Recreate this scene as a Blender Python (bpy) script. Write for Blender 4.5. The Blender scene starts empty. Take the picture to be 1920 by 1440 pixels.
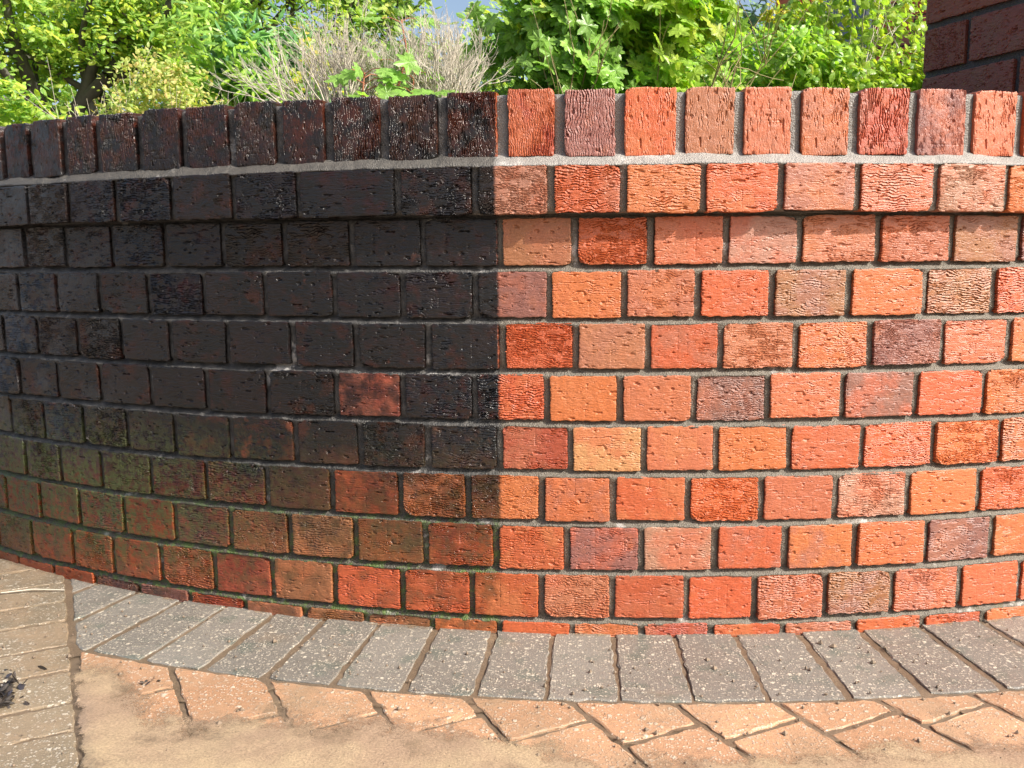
import bpy, math, random
import numpy as np
from mathutils import Vector, Matrix

random.seed(7)
rng = np.random.default_rng(7)
scene = bpy.context.scene
COL = scene.collection
R_WALL = 2.297                      # radius of the curved wall's face, axis at the world origin

# ------------------------------------------------------------------ camera, sky, sun, exposure
FW = Vector((-0.07587359, 0.98751281, -0.13806393))
RT = Vector((0.99711373, 0.07552061, -0.00780092))
UP = Vector((-0.00272316, 0.13825732, 0.9903926))
cam_data = bpy.data.cameras.new('camera')
cam_data.sensor_width = 36.0
cam_data.lens = 1735.57 / 1920 * 36.0
cam_data.clip_start = 0.02
cam_data.clip_end = 1000
cam = bpy.data.objects.new('camera', cam_data)
COL.objects.link(cam)
m = Matrix((RT, UP, -FW)).transposed().to_4x4()
m.translation = Vector((0.0, -3.67621, 0.5864))
cam.matrix_world = m
scene.camera = cam

SUN_EL, SUN_AZ = math.radians(40), math.radians(180 - 63)       # azimuth clockwise from +Y
SUN = Vector((math.sin(SUN_AZ) * math.cos(SUN_EL), math.cos(SUN_AZ) * math.cos(SUN_EL), math.sin(SUN_EL)))
world = bpy.data.worlds.new('World')
scene.world = world
world.use_nodes = True
wn = world.node_tree
wn.nodes.clear()
sky = wn.nodes.new('ShaderNodeTexSky')
sky.sky_type = 'NISHITA'
sky.sun_disc = False
sky.sun_elevation = SUN_EL
sky.sun_rotation = SUN_AZ
sky.air_density = 1.0
sky.dust_density = 5.0
sky.ozone_density = 1.0
bg = wn.nodes.new('ShaderNodeBackground')
bg.inputs['Strength'].default_value = 0.15
wo = wn.nodes.new('ShaderNodeOutputWorld')
wn.links.new(sky.outputs[0], bg.inputs[0])
wn.links.new(bg.outputs[0], wo.inputs[0])

sd = bpy.data.lights.new('sun', 'SUN')
sd.energy = 5.0
sd.angle = math.radians(0.5)
sd.color = (1.0, 0.95, 0.87)
so = bpy.data.objects.new('sun', sd)
so.rotation_euler = SUN.to_track_quat('Z', 'Y').to_euler()
COL.objects.link(so)

scene.view_settings.view_transform = 'Standard'
scene.view_settings.look = 'None'
scene.view_settings.exposure = 0.60
scene.view_settings.gamma = 1.0
scene.view_settings.use_curve_mapping = False
scene.cycles.max_bounces = 6
scene.cycles.transparent_max_bounces = 4


# ------------------------------------------------------------------ helpers
def tag(o, label=None, cat=None, group=None, kind=None):
    if label: o['label'] = label
    if cat: o['category'] = cat
    if group: o['group'] = group
    if kind: o['kind'] = kind
    return o


def link(name, data, parent=None):
    o = bpy.data.objects.new(name, data)
    COL.objects.link(o)
    if parent is not None:
        o.parent = parent
    return o


def mesh_np(name, V, F, mat=None, smooth=False):
    """V (n,3); F list of index arrays, each (m,k)"""
    me = bpy.data.meshes.new(name)
    V = np.asarray(V, dtype=np.float32)
    if not isinstance(F, list):
        F = [F]
    F = [np.asarray(f, dtype=np.int32) for f in F if len(f)]
    nl = sum(f.size for f in F)
    npoly = sum(len(f) for f in F)
    me.vertices.add(len(V))
    me.vertices.foreach_set('co', V.ravel())
    me.loops.add(nl)
    me.loops.foreach_set('vertex_index', np.concatenate([f.ravel() for f in F]))
    me.polygons.add(npoly)
    tot = np.concatenate([np.full(len(f), f.shape[1], dtype=np.int32) for f in F])
    st = np.concatenate([[0], np.cumsum(tot)[:-1]]).astype(np.int32)
    me.polygons.foreach_set('loop_start', st)
    me.polygons.foreach_set('loop_total', tot)
    me.polygons.foreach_set('use_smooth', np.full(npoly, bool(smooth)))
    me.update(calc_edges=True)
    me.validate()
    if mat:
        me.materials.append(mat)
    return me


def empty(name, loc=(0, 0, 0)):
    o = bpy.data.objects.new(name, None)
    o.location = loc
    o.empty_display_size = 0.1
    COL.objects.link(o)
    return o


class G:
    """terse node-graph builder"""
    def __init__(self, name):
        self.mat = bpy.data.materials.new(name)
        self.mat.use_nodes = True
        self.t = self.mat.node_tree
        self.t.nodes.clear()

    def n(self, typ, **kw):
        nd = self.t.nodes.new('ShaderNode' + typ)
        for k, v in kw.items():
            setattr(nd, k, v)
        return nd

    def set(self, sock, v):
        if v is None:
            return
        if isinstance(v, bpy.types.NodeSocket):
            self.t.links.new(v, sock)
        else:
            sock.default_value = v

    def math(self, op, a, b=None, c=None, clamp=False):
        nd = self.n('Math', operation=op, use_clamp=clamp)
        self.set(nd.inputs[0], a); self.set(nd.inputs[1], b); self.set(nd.inputs[2], c)
        return nd.outputs[0]

    def vmath(self, op, a, b=None):
        nd = self.n('VectorMath', operation=op)
        self.set(nd.inputs[0], a)
        if b is not None: self.set(nd.inputs[1], b)
        return nd.outputs['Value'] if op in ('DOT_PRODUCT', 'LENGTH') else nd.outputs[0]

    def mapr(self, v, a, b, c=0.0, d=1.0, smooth=True):
        nd = self.n('MapRange', interpolation_type='SMOOTHSTEP' if smooth else 'LINEAR')
        self.set(nd.inputs[0], v); self.set(nd.inputs[1], a); self.set(nd.inputs[2], b)
        self.set(nd.inputs[3], c); self.set(nd.inputs[4], d)
        return nd.outputs[0]

    def mix(self, f, a, b, mode='MIX'):
        nd = self.n('Mix', data_type='RGBA', blend_type=mode)
        self.set(nd.inputs[0], f)
        self.set(nd.inputs[6], a if not isinstance(a, tuple) else (*a, 1)[:4])
        self.set(nd.inputs[7], b if not isinstance(b, tuple) else (*b, 1)[:4])
        return nd.outputs[2]

    def noise(self, vec, scale, detail=2.0, rough=0.5, dist=0.0, out=0):
        nd = self.n('TexNoise')
        self.set(nd.inputs['Vector'], vec); self.set(nd.inputs['Scale'], scale)
        self.set(nd.inputs['Detail'], detail); self.set(nd.inputs['Roughness'], rough)
        self.set(nd.inputs['Distortion'], dist)
        return nd.outputs[out]

    def voro(self, vec, scale, feature='F1', out='Distance', rnd=1.0):
        nd = self.n('TexVoronoi', feature=feature)
        self.set(nd.inputs['Vector'], vec); self.set(nd.inputs['Scale'], scale)
        self.set(nd.inputs['Randomness'], rnd)
        return nd.outputs[out]

    def scale(self, vec, s):
        return self.vmath('MULTIPLY', vec, s)

    def bump(self, h, dist, strength=1.0, normal=None):
        nd = self.n('Bump')
        self.set(nd.inputs['Height'], h); self.set(nd.inputs['Distance'], dist)
        self.set(nd.inputs['Strength'], strength)
        if normal is not None: self.set(nd.inputs['Normal'], normal)
        return nd.outputs[0]

    def bsdf(self, col, rough, normal=None, spec=0.5, coat=None, coat_rough=0.1):
        nd = self.n('BsdfPrincipled')
        self.set(nd.inputs['Base Color'], col if not isinstance(col, tuple) else (*col, 1)[:4])
        self.set(nd.inputs['Roughness'], rough)
        self.set(nd.inputs['Specular IOR Level'], spec)
        if normal is not None: self.set(nd.inputs['Normal'], normal)
        if coat is not None:
            self.set(nd.inputs['Coat Weight'], coat)
            self.set(nd.inputs['Coat Roughness'], coat_rough)
            if normal is not None: self.set(nd.inputs['Coat Normal'], normal)
        return nd.outputs[0]

    def out(self, s):
        o = self.n('OutputMaterial')
        self.t.links.new(s, o.inputs[0])
        return self.mat

    def ramp(self, f, stops):
        nd = self.n('ValToRGB')
        e = nd.color_ramp.elements
        while len(e) < len(stops):
            e.new(0.5)
        for el, (p, c) in zip(e, stops):
            el.position = p
            el.color = (*c, 1)
        self.set(nd.inputs[0], f)
        return nd.outputs[0]


B_TH = math.radians(-3.12)          # edge between the washed and the unwashed part


def grime(g, pos, ragged):
    """0 on the washed side, 1 on the black side; thins out towards the bottom courses"""
    s = g.vmath('DOT_PRODUCT', pos, (math.cos(B_TH), math.sin(B_TH), 0.0))
    nb = g.noise(pos, 160.0, 2.0)
    s2 = g.math('ADD', s, g.math('MULTIPLY', g.math('SUBTRACT', nb, 0.5), ragged))
    side = g.mapr(s2, 0.003, -0.004)
    sep = g.n('SeparateXYZ'); g.set(sep.inputs[0], pos)
    z = sep.outputs[2]
    nl = g.noise(pos, 9.0, 3.0, 0.6)
    zz = g.math('ADD', z, g.math('MULTIPLY', g.math('SUBTRACT', nl, 0.5), 0.28))
    hgt = g.mapr(zz, 0.03, 0.295, 0.0, 1.0)
    return side, hgt, z, s


# ------------------------------------------------------------------ materials
def mat_brick(name, dirty=True, dark=False):
    g = G(name)
    tc = g.n('TexCoord'); oi = g.n('ObjectInfo'); geo = g.n('NewGeometry')
    pos = geo.outputs['Position']
    off = g.vmath('MULTIPLY', (37.0, 11.0, 23.0), g.vmath('MULTIPLY', (1, 1, 1), oi.outputs['Random']))
    ov = g.vmath('ADD', tc.outputs['Object'], off)
    rnd = oi.outputs['Random']
    # the drag creases are modelled; this is only the sandy grain between them
    grain = g.noise(ov, 800.0, 3.0, 0.65)
    c1 = g.noise(g.scale(ov, (0.35, 0.35, 1.0)), 330.0, 2.0, 0.55, 0.4)
    h = g.math('ADD', g.math('MULTIPLY', grain, 0.5), g.math('MULTIPLY', c1, 0.9))
    nrm = g.bump(h, 0.0014, 0.85)
    # fired colour of each brick, with flashed patches
    base = oi.outputs['Color']
    pn = g.noise(ov, 17.0, 4.0, 0.6)
    flash = g.math('MULTIPLY', g.mapr(pn, 0.43, 0.62), 0.9)
    alt = g.ramp(g.math('FRACT', g.math('MULTIPLY', rnd, 5.77)), [(0.0, (0.24, 0.10, 0.085)), (0.35, (0.34, 0.13, 0.07)), (0.6, (0.47, 0.10, 0.04)), (1.0, (0.45, 0.16, 0.06))])
    col = g.mix(flash, base, g.mix(0.62, base, alt))
    warm = g.mapr(g.noise(ov, 31.0, 3.0), 0.55, 0.75)
    col = g.mix(g.math('MULTIPLY', warm, 0.3), col, (0.46, 0.14, 0.05))
    fine = g.noise(ov, 420.0, 3.0, 0.7)
    col = g.mix(1.0, col, g.mapr(fine, 0.3, 0.7, 0.78, 1.2, False), 'MULTIPLY')
    rough = 0.38
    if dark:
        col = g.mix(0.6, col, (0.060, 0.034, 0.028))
    if dirty:
        side, hgt, z, s = grime(g, pos, 0.007)
        n1 = g.noise(g.vmath('ADD', pos, off), 30.0, 4.0, 0.65)
        bare = g.mapr(g.math('ADD', n1, g.math('MULTIPLY', g.math('SUBTRACT', hgt, g.mapr(z, 0.715, 0.735)), -0.08)), 0.40, 0.60)
        edge = g.mapr(n1, 0.52, 0.62)
        film = g.mix(g.mapr(g.noise(pos, 14.0, 3.0), 0.42, 0.62), (0.0090, 0.0086, 0.0085), (0.0135, 0.0098, 0.0096))
        thin = g.mix(1.0, col, g.mix(g.mapr(g.math('ABSOLUTE', g.math('SUBTRACT', z, 0.55)), 0.17, 0.25), (0.085, 0.088, 0.11), (0.16, 0.155, 0.18)), 'MULTIPLY')
        sheen_ = g.math('MULTIPLY', g.mapr(s, -0.55, -0.95), g.mapr(g.noise(pos, 13.0, 4.0, 0.6), 0.45, 0.62))  # blue-grey sky sheen at the far left, painted into the grime colour
        film = g.mix(g.math('MULTIPLY', sheen_, 0.8), film, (0.050, 0.051, 0.056))
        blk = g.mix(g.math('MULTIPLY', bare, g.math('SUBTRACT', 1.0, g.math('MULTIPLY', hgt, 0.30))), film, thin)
        # low courses: brown and moss over red
        brown = g.mix(g.math('MULTIPLY', edge, 0.6), g.mix(1.0, col, (0.56, 0.50, 0.40), 'MULTIPLY'), (0.060, 0.047, 0.024))
        dirtc = g.mix(hgt, brown, blk)
        lft = g.mapr(s, -0.25, -0.75)
        mband = g.math('MULTIPLY', g.mapr(z, 0.0, 0.08), g.mapr(z, 0.36, 0.20))
        moss = g.math('MULTIPLY', g.math('MULTIPLY', g.mapr(g.noise(pos, 75.0, 5.0, 0.75), 0.40, 0.58), mband), g.math('ADD', 0.22, lft), )
        dirtc = g.mix(g.math('MULTIPLY', moss, 0.8), dirtc, (0.066, 0.082, 0.026))
        keep = g.math('MULTIPLY', g.mapr(z, 0.03, 0.15, 0.92, 0.0), g.mapr(s, -0.75, -0.3, 0.35, 1.0))
        sm = g.math('MULTIPLY', side, g.math('SUBTRACT', 1.0, g.math('MULTIPLY', keep, g.mapr(n1, 0.40, 0.56, 1.0, 0.3))))
        sm = g.math('MULTIPLY', sm, g.mapr(g.math('ADD', oi.outputs['Alpha'], g.math('MULTIPLY', g.math('SUBTRACT', n1, 0.5), 0.9)), 0.30, 0.80))
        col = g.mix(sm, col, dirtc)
        rough = g.mapr(sm, 0.0, 1.0, 0.36, 0.20, False)
    return g.out(g.bsdf(col, rough, nrm, 0.5))


def mat_mortar(name, dirty=True):
    g = G(name)
    geo = g.n('NewGeometry'); pos = geo.outputs['Position']
    n = g.noise(pos, 60.0, 4.0, 0.65); f = g.noise(pos, 700.0, 3.0, 0.7); sp = g.voro(pos, 420.0)
    col = g.mix(n, (0.085, 0.072, 0.053), (0.170, 0.148, 0.116))
    sep0 = g.n('SeparateXYZ'); g.set(sep0.inputs[0], pos)
    col = g.mix(g.mapr(sep0.outputs[2], 0.722, 0.735), col, g.mix(n, (0.13, 0.123, 0.110), (0.225, 0.215, 0.195)))
    col = g.mix(g.mapr(sp, 0.25, 0.12), col, (0.24, 0.21, 0.17))
    col = g.mix(1.0, col, g.mapr(f, 0.3, 0.7, 0.7, 1.25, False), 'MULTIPLY')
    h = g.math('ADD', g.math('MULTIPLY', f, 0.8), g.math('ADD', g.math('MULTIPLY', sp, 0.8), n))
    nrm = g.bump(h, 0.0016, 0.9)
    rough = 0.42
    if dirty:
        side, hgt, z, s = grime(g, pos, 0.014)
        cop = g.math('MULTIPLY', g.mapr(z, 0.706, 0.715), g.mapr(z, 0.737, 0.728))                     # splayed bed below the capping: cleaner mortar, its sun-facing brightness painted in too
        dk = g.mix(g.mapr(n, 0.35, 0.7), (0.024, 0.024, 0.023), (0.085, 0.080, 0.073))
        dk = g.mix(g.mapr(z, 0.728, 0.738), dk, g.mix(g.mapr(n, 0.35, 0.7), (0.035, 0.034, 0.033), (0.12, 0.11, 0.10)))
        dk = g.mix(cop, dk, g.mix(n, (0.040, 0.038, 0.035), (0.125, 0.115, 0.10)))
        lowc = g.mix(g.mapr(g.noise(pos, 65.0, 5.0, 0.75), 0.45, 0.60), (0.070, 0.062, 0.046), (0.085, 0.130, 0.032))
        dk = g.mix(g.mapr(z, 0.27, 0.10), dk, lowc)
        col = g.mix(g.math('MULTIPLY', cop, 0.9), col, g.mix(n, (0.20, 0.19, 0.172), (0.35, 0.333, 0.31)))
        col = g.mix(side, col, dk)
        lime = g.math('MULTIPLY', g.mapr(g.noise(pos, 11.0, 5.0, 0.7), 0.60, 0.70), 0.6)
        col = g.mix(lime, col, (0.55, 0.53, 0.50))
        m2 = g.math('MULTIPLY', g.mapr(z, 0.12, 0.03), g.mapr(g.noise(pos, 50.0, 4.0, 0.7), 0.52, 0.68))
        col = g.mix(g.math('MULTIPLY', m2, 0.5), col, (0.07, 0.075, 0.025))
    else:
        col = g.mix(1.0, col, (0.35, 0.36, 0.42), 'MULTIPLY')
    return g.out(g.bsdf(col, rough, nrm, 0.5))


def mat_paver(name, c0, c1, chip, chip2, mud, green=0.0):
    g = G(name)
    geo = g.n('NewGeometry'); pos = geo.outputs['Position']; oi = g.n('ObjectInfo')
    off = g.vmath('MULTIPLY', (5.0, 3.0, 0.0), oi.outputs['Random'])
    p = g.vmath('ADD', pos, off)
    n = g.noise(p, 45.0, 4.0, 0.65)
    col = g.mix(n, c0, c1)
    col = g.mix(1.0, col, g.mapr(oi.outputs['Random'], 0.0, 1.0, 0.85, 1.15, False), 'MULTIPLY')
    if green:
        col = g.mix(g.math('MULTIPLY', g.mapr(g.noise(p, 22.0, 3.0), 0.52, 0.68), green), col, (0.075, 0.105, 0.085))
    fine = g.noise(p, 600.0, 3.0, 0.7)
    col = g.mix(1.0, col, g.mapr(fine, 0.3, 0.7, 0.7, 1.3, False), 'MULTIPLY')
    hh = g.math('MULTIPLY', fine, 0.6)
    for sc, thr, cc, k in ((290.0, 0.70, chip, 0.8), (520.0, 0.66, chip2, 0.6), (140.0, 0.93, chip, 0.85)):
        nd = g.n('TexVoronoi', feature='F1')
        wv = g.vmath('ADD', p, g.scale(g.noise(p, 260.0, 2.0, out=1), (0.004, 0.004, 0.004)))
        g.set(nd.inputs['Vector'], wv); g.set(nd.inputs['Scale'], sc)
        rc = g.n('SeparateColor'); g.set(rc.inputs[0], nd.outputs['Color'])
        mk = g.math('MULTIPLY', g.math('GREATER_THAN', rc.outputs[0], thr),
                    g.mapr(nd.outputs['Distance'], 0.52, 0.36))
        tint = g.mix(rc.outputs[1], cc, tuple(x * 0.7 for x in cc))
        col = g.mix(g.math('MULTIPLY', mk, k), col, tint)
        hh = g.math('ADD', hh, g.math('MULTIPLY', mk, 0.7))
    dusty = g.math('MULTIPLY', g.mapr(g.noise(pos, 7.0, 5.0, 0.6), 0.62 - mud * 0.30, 0.80 - mud * 0.25), min(1.0, 0.35 + mud * 0.6))
    mudc = g.mix(g.noise(pos, 18.0, 3.0), (0.22, 0.158, 0.098), (0.34, 0.242, 0.155))
    col = g.mix(dusty, col, mudc)
    nrm = g.bump(hh, 0.0016, 0.9)
    rough = g.mapr(g.noise(pos, 5.0, 3.0), 0.38, 0.6, 0.24, 0.5)
    return g.out(g.bsdf(col, rough, nrm, 0.5))


def mat_silt():
    g = G('wet_silt')
    geo = g.n('NewGeometry'); pos = geo.outputs['Position']
    sep = g.n('SeparateXYZ'); g.set(sep.inputs[0], pos)
    deep = g.mapr(sep.outputs[2], -0.0022, 0.0016)
    n = g.noise(pos, 6.0, 5.0, 0.6); f = g.noise(pos, 330.0, 4.0, 0.7)
    wet = g.mix(g.noise(pos, 20.0, 3.0), (0.105, 0.074, 0.048), (0.165, 0.12, 0.078))
    dry = g.mix(g.mapr(n, 0.38, 0.62), (0.31, 0.220, 0.150), (0.36, 0.268, 0.165))
    col = g.mix(deep, wet, dry)
    col = g.mix(g.mapr(g.noise(pos, 9.0, 5.0, 0.65), 0.52, 0.70), col, (0.20, 0.145, 0.095))
    col = g.mix(1.0, col, g.mapr(f, 0.3, 0.7, 0.66, 1.3, False), 'MULTIPLY')
    sp = g.voro(pos, 130.0)
    col = g.mix(g.math('MULTIPLY', g.mapr(sp, 0.13, 0.09), 0.6), col, (0.08, 0.06, 0.04))
    nrm = g.bump(g.math('ADD', f, g.math('MULTIPLY', n, 3.0)), 0.0014, 0.9)
    grainy = g.math('MULTIPLY', g.math('SUBTRACT', g.noise(pos, 520.0, 3.0, 0.75), 0.5), 0.0050)
    blot = g.math('MULTIPLY', g.math('SUBTRACT', g.noise(pos, 60.0, 4.0, 0.7), 0.5), 0.0036)
    hz = g.math('ADD', sep.outputs[2], g.math('ADD', grainy, blot))
    al = g.math('MAXIMUM', g.mapr(hz, 0.0002, 0.0022), g.mapr(sep.outputs[2], -0.0007, -0.0012))
    tr = g.n('BsdfTransparent'); mx = g.n('MixShader')
    g.set(mx.inputs[0], al); g.set(mx.inputs[1], tr.outputs[0])
    g.set(mx.inputs[2], g.bsdf(col, g.mapr(n, 0.4, 0.6, 0.36, 0.6), nrm, 0.5))
    return g.out(mx.outputs[0])


def mat_leaf(name, cols, trans=0.4, rough=0.42, use_obj=False):
    g = G(name)
    if use_obj:
        r = g.n('ObjectInfo').outputs['Random']
    else:
        r = g.n('NewGeometry').outputs['Random Per Island']
    k = len(cols)
    col = g.ramp(r, [(i / max(1, k - 1), c) for i, c in enumerate(cols)])
    geo = g.n('NewGeometry')
    col = g.mix(1.0, col, g.mapr(g.noise(geo.outputs['Position'], 70.0, 3.0), 0.3, 0.7, 0.75, 1.25, False), 'MULTIPLY')
    nrm = g.bump(g.noise(geo.outputs['Position'], 160.0, 2.0), 0.002, 0.5)
    a = g.bsdf(col, rough, nrm, 0.45)
    tr = g.n('BsdfTranslucent')
    g.set(tr.inputs[0], g.mix(1.0, col, (1.25, 1.35, 0.55), 'MULTIPLY'))
    mx = g.n('MixShader')
    g.set(mx.inputs[0], min(0.6, trans + 0.1)); g.set(mx.inputs[1], a); g.set(mx.inputs[2], tr.outputs[0])
    return g.out(mx.outputs[0])


def mat_plain(name, c0, c1, rough=0.7, sc=30.0, bump=0.003, spec=0.4):
    g = G(name)
    pos = g.n('NewGeometry').outputs['Position']
    n = g.noise(pos, sc, 4.0, 0.6)
    return g.out(g.bsdf(g.mix(n, c0, c1), rough, g.bump(n, bump, 0.7), spec))


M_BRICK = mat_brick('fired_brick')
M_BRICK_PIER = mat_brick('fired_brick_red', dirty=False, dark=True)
M_BRICK_HOUSE = mat_brick('fired_brick_house', dirty=False)
M_MORTAR = mat_mortar('mortar')
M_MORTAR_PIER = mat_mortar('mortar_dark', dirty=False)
M_PAV_GREY = mat_paver('granite_paver', (0.148, 0.136, 0.118), (0.218, 0.203, 0.178), (0.62, 0.55, 0.44), (0.48, 0.42, 0.33), 0.12, 0.5)
M_PAV_LEFT = mat_paver('mixed_paver', (0.16, 0.125, 0.085), (0.25, 0.20, 0.135), (0.62, 0.55, 0.45), (0.46, 0.38, 0.26), 0.62)
M_PAV_TAN = mat_paver('tan_paver', (0.40, 0.215, 0.120), (0.45, 0.275, 0.165), (0.68, 0.57, 0.45), (0.54, 0.35, 0.21), 0.62)
M_SILT = mat_silt()
M_SOIL = mat_plain('soil', (0.035, 0.026, 0.018), (0.07, 0.05, 0.035), 0.9, 12.0, 0.02)
M_JOINT = mat_plain('joint_sand', (0.085, 0.062, 0.042), (0.175, 0.13, 0.088), 0.5, 40.0, 0.003)
M_EARTH = mat_plain('paved_earth', (0.18, 0.14, 0.10), (0.28, 0.21, 0.15), 0.8, 8.0, 0.006)


# ------------------------------------------------------------------ ground and terrain
def flat_sheet(name, pts, z, mat, skirt=0.0):
    n = len(pts)
    V = [(x, y, z) for x, y in pts]
    F = [np.arange(n).reshape(1, n)]
    if skirt:
        V += [(x, y, z - skirt) for x, y in pts]
        F.append(np.array([[i, n + i, n + (i + 1) % n, (i + 1) % n] for i in range(n)]))
    return link(name, mesh_np(name, V, F, mat))


ground = flat_sheet('ground', [(-300, -300), (300, -300), (300, 300), (-300, 300)], -0.075, M_EARTH)
tag(ground, 'bare brown earth under and around the paving', 'ground', kind='structure')
arc = [(1.0 * math.sin(t) * (R_WALL - 0.17), -math.cos(t) * (R_WALL - 0.17)) for t in np.radians(np.linspace(-92, 62, 60))]
garden = flat_sheet('garden_soil', arc + [(9, -1.2), (280, 40), (280, 290), (-280, 290), (-280, 60), (-12, 0.6)], 0.57, M_SOIL, 0.68)
tag(garden, 'raised garden soil held behind the curved brick wall', 'soil', kind='structure')

# ------------------------------------------------------------------ smooth noise for heightfields
def vnoise(x, y, cell, seed):
    r = np.random.default_rng(seed)
    T = r.random((256, 256))
    xi = x / cell; yi = y / cell
    x0 = np.floor(xi).astype(int); y0 = np.floor(yi).astype(int)
    fx = xi - x0; fy = yi - y0
    fx = fx * fx * (3 - 2 * fx); fy = fy * fy * (3 - 2 * fy)
    a = T[x0 % 256, y0 % 256]; b = T[(x0 + 1) % 256, y0 % 256]
    c = T[x0 % 256, (y0 + 1) % 256]; d = T[(x0 + 1) % 256, (y0 + 1) % 256]
    return (a * (1 - fx) + b * fx) * (1 - fy) + (c * (1 - fx) + d * fx) * fy - 0.5


def fbm(x, y, cell, seed, o=3):
    s = 0; a = 1.0
    for i in range(o):
        s = s + a * vnoise(x, y, cell / 2 ** i, seed + i); a *= 0.5
    return s


# ------------------------------------------------------------------ the curved wall
PB = 0.07784                    # course height
BED2 = 0.567                    # underside of the first course below the oversailing one
T = {  # vertical joints of every course, degrees round the wall, surveyed
 0: [-26.51, -24.6, -22.42, -20.4, -18.13, -15.9, -13.69, -11.6, -9.55, -7.36, -5.14, -2.93, -0.82, 1.31, 3.46, 5.56, 7.6, 9.75, 12.01, 14.23, 16.31],
 1: [-24.36, -21.79, -19.11, -16.24, -13.42, -10.65, -6.75, -3.86, -1.14, 1.45, 4.23, 6.99, 9.77, 12.72, 15.58],
 2: [-11.64, -8.8, -5.98, -3.06, -0.31, 2.47, 5.23, 7.94, 10.92, 13.86, 16.73],
 3: [-26.48, -23.71, -21.01, -18.27, -15.44, -12.58, -9.59, -6.82, -3.99, -1.23, 1.52, 4.21, 6.97, 9.88, 12.89, 15.79],
 4: [-27.96, -25.33, -22.6, -19.92, -17.24, -14.41, -11.47, -8.75, -5.86, -3.0, -0.24, 2.42, 5.12, 7.92, 10.8, 13.71, 16.59],
 5: [-26.93, -24.13, -21.36, -18.47, -15.56, -12.66, -9.67, -6.92, -4.08, -1.34, 1.41, 4.17, 6.93, 9.8, 12.74, 15.6],
 6: [-27.96, -25.35, -22.6, -19.95, -17.3, -14.48, -11.53, -8.72, -5.96, -3.14, -0.44, 2.31, 5.03, 7.81, 10.67, 13.56, 16.45],
 7: [-27.0, -24.4, -21.67, -18.75, -15.81, -12.9, -9.97, -7.12, -4.39, -1.55, 1.18, 4.0, 6.79, 9.7, 12.63, 15.64],
 8: [-23.25, -20.45, -17.58, -14.74, -11.94, -9.03, -6.15, -3.32, -0.58, 2.25, 5.06, 7.78, 10.55, 13.5, 16.38],
 9: [-27.02, -23.94, -21.28, -18.49, -15.65, -12.85, -10.0, -7.11, -4.3, -1.57, 1.17, 4.01, 6.65, 9.43, 12.17, 15.08, 17.81],
 10: [-25.47, -22.59, -19.83, -17.03, -14.22, -11.41, -8.67, -5.95, -3.21, -0.39, 2.3, 5.0, 7.8, 10.65, 13.56, 16.24],
}
FACE = {0: R_WALL + 0.006, 1: R_WALL + 0.0240}
ZR = {0: (0.727, 0.820), 1: (0.6455, 0.7125)}
for k in range(2, 11):
    zb = BED2 - (k - 2) * PB
    ZR[k] = (zb + 0.0052, zb + PB - 0.0052)
# fired colours of the washed bricks, course by course to the right of the edge
PAL = {
 'R': (0.46, 0.098, 0.034), 'O': (0.47, 0.135, 0.045), 'T': (0.41, 0.150, 0.075), 'P': (0.235, 0.098, 0.075),
 'B': (0.30, 0.125, 0.055), 'Y': (0.47, 0.235, 0.095), 'K': (0.43, 0.128, 0.058), 'D': (0.36, 0.070, 0.036),
 'S': (0.37, 0.18, 0.12)}
CODE = {0: 'DPRTKODPKRO', 1: 'SRORTKSOR', 2: 'BRKSTKBPR', 3: 'POTRBOBRK', 4: 'RTRTOPKOR', 5: 'ROKPKPROR',
        6: 'DYKORROOR', 7: 'OORRKSORR', 8: 'RPSROOPOR', 9: 'RTRRKBKRR', 10: 'RODRKRROK'}
NEAR_BOUND = -4.2


def joints(k):
    l = list(T[k])
    pit = 2.14 if k == 0 else 2.81
    while l[0] > -35: l.insert(0, l[0] - pit * random.uniform(0.97, 1.03))
    while l[-1] < 22.5: l.append(l[-1] + pit * random.uniform(0.97, 1.03))
    return l


def sstep(x, a, b):
    t = np.clip((x - a) / (b - a), 0, 1)
    return t * t * (3 - 2 * t)


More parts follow.
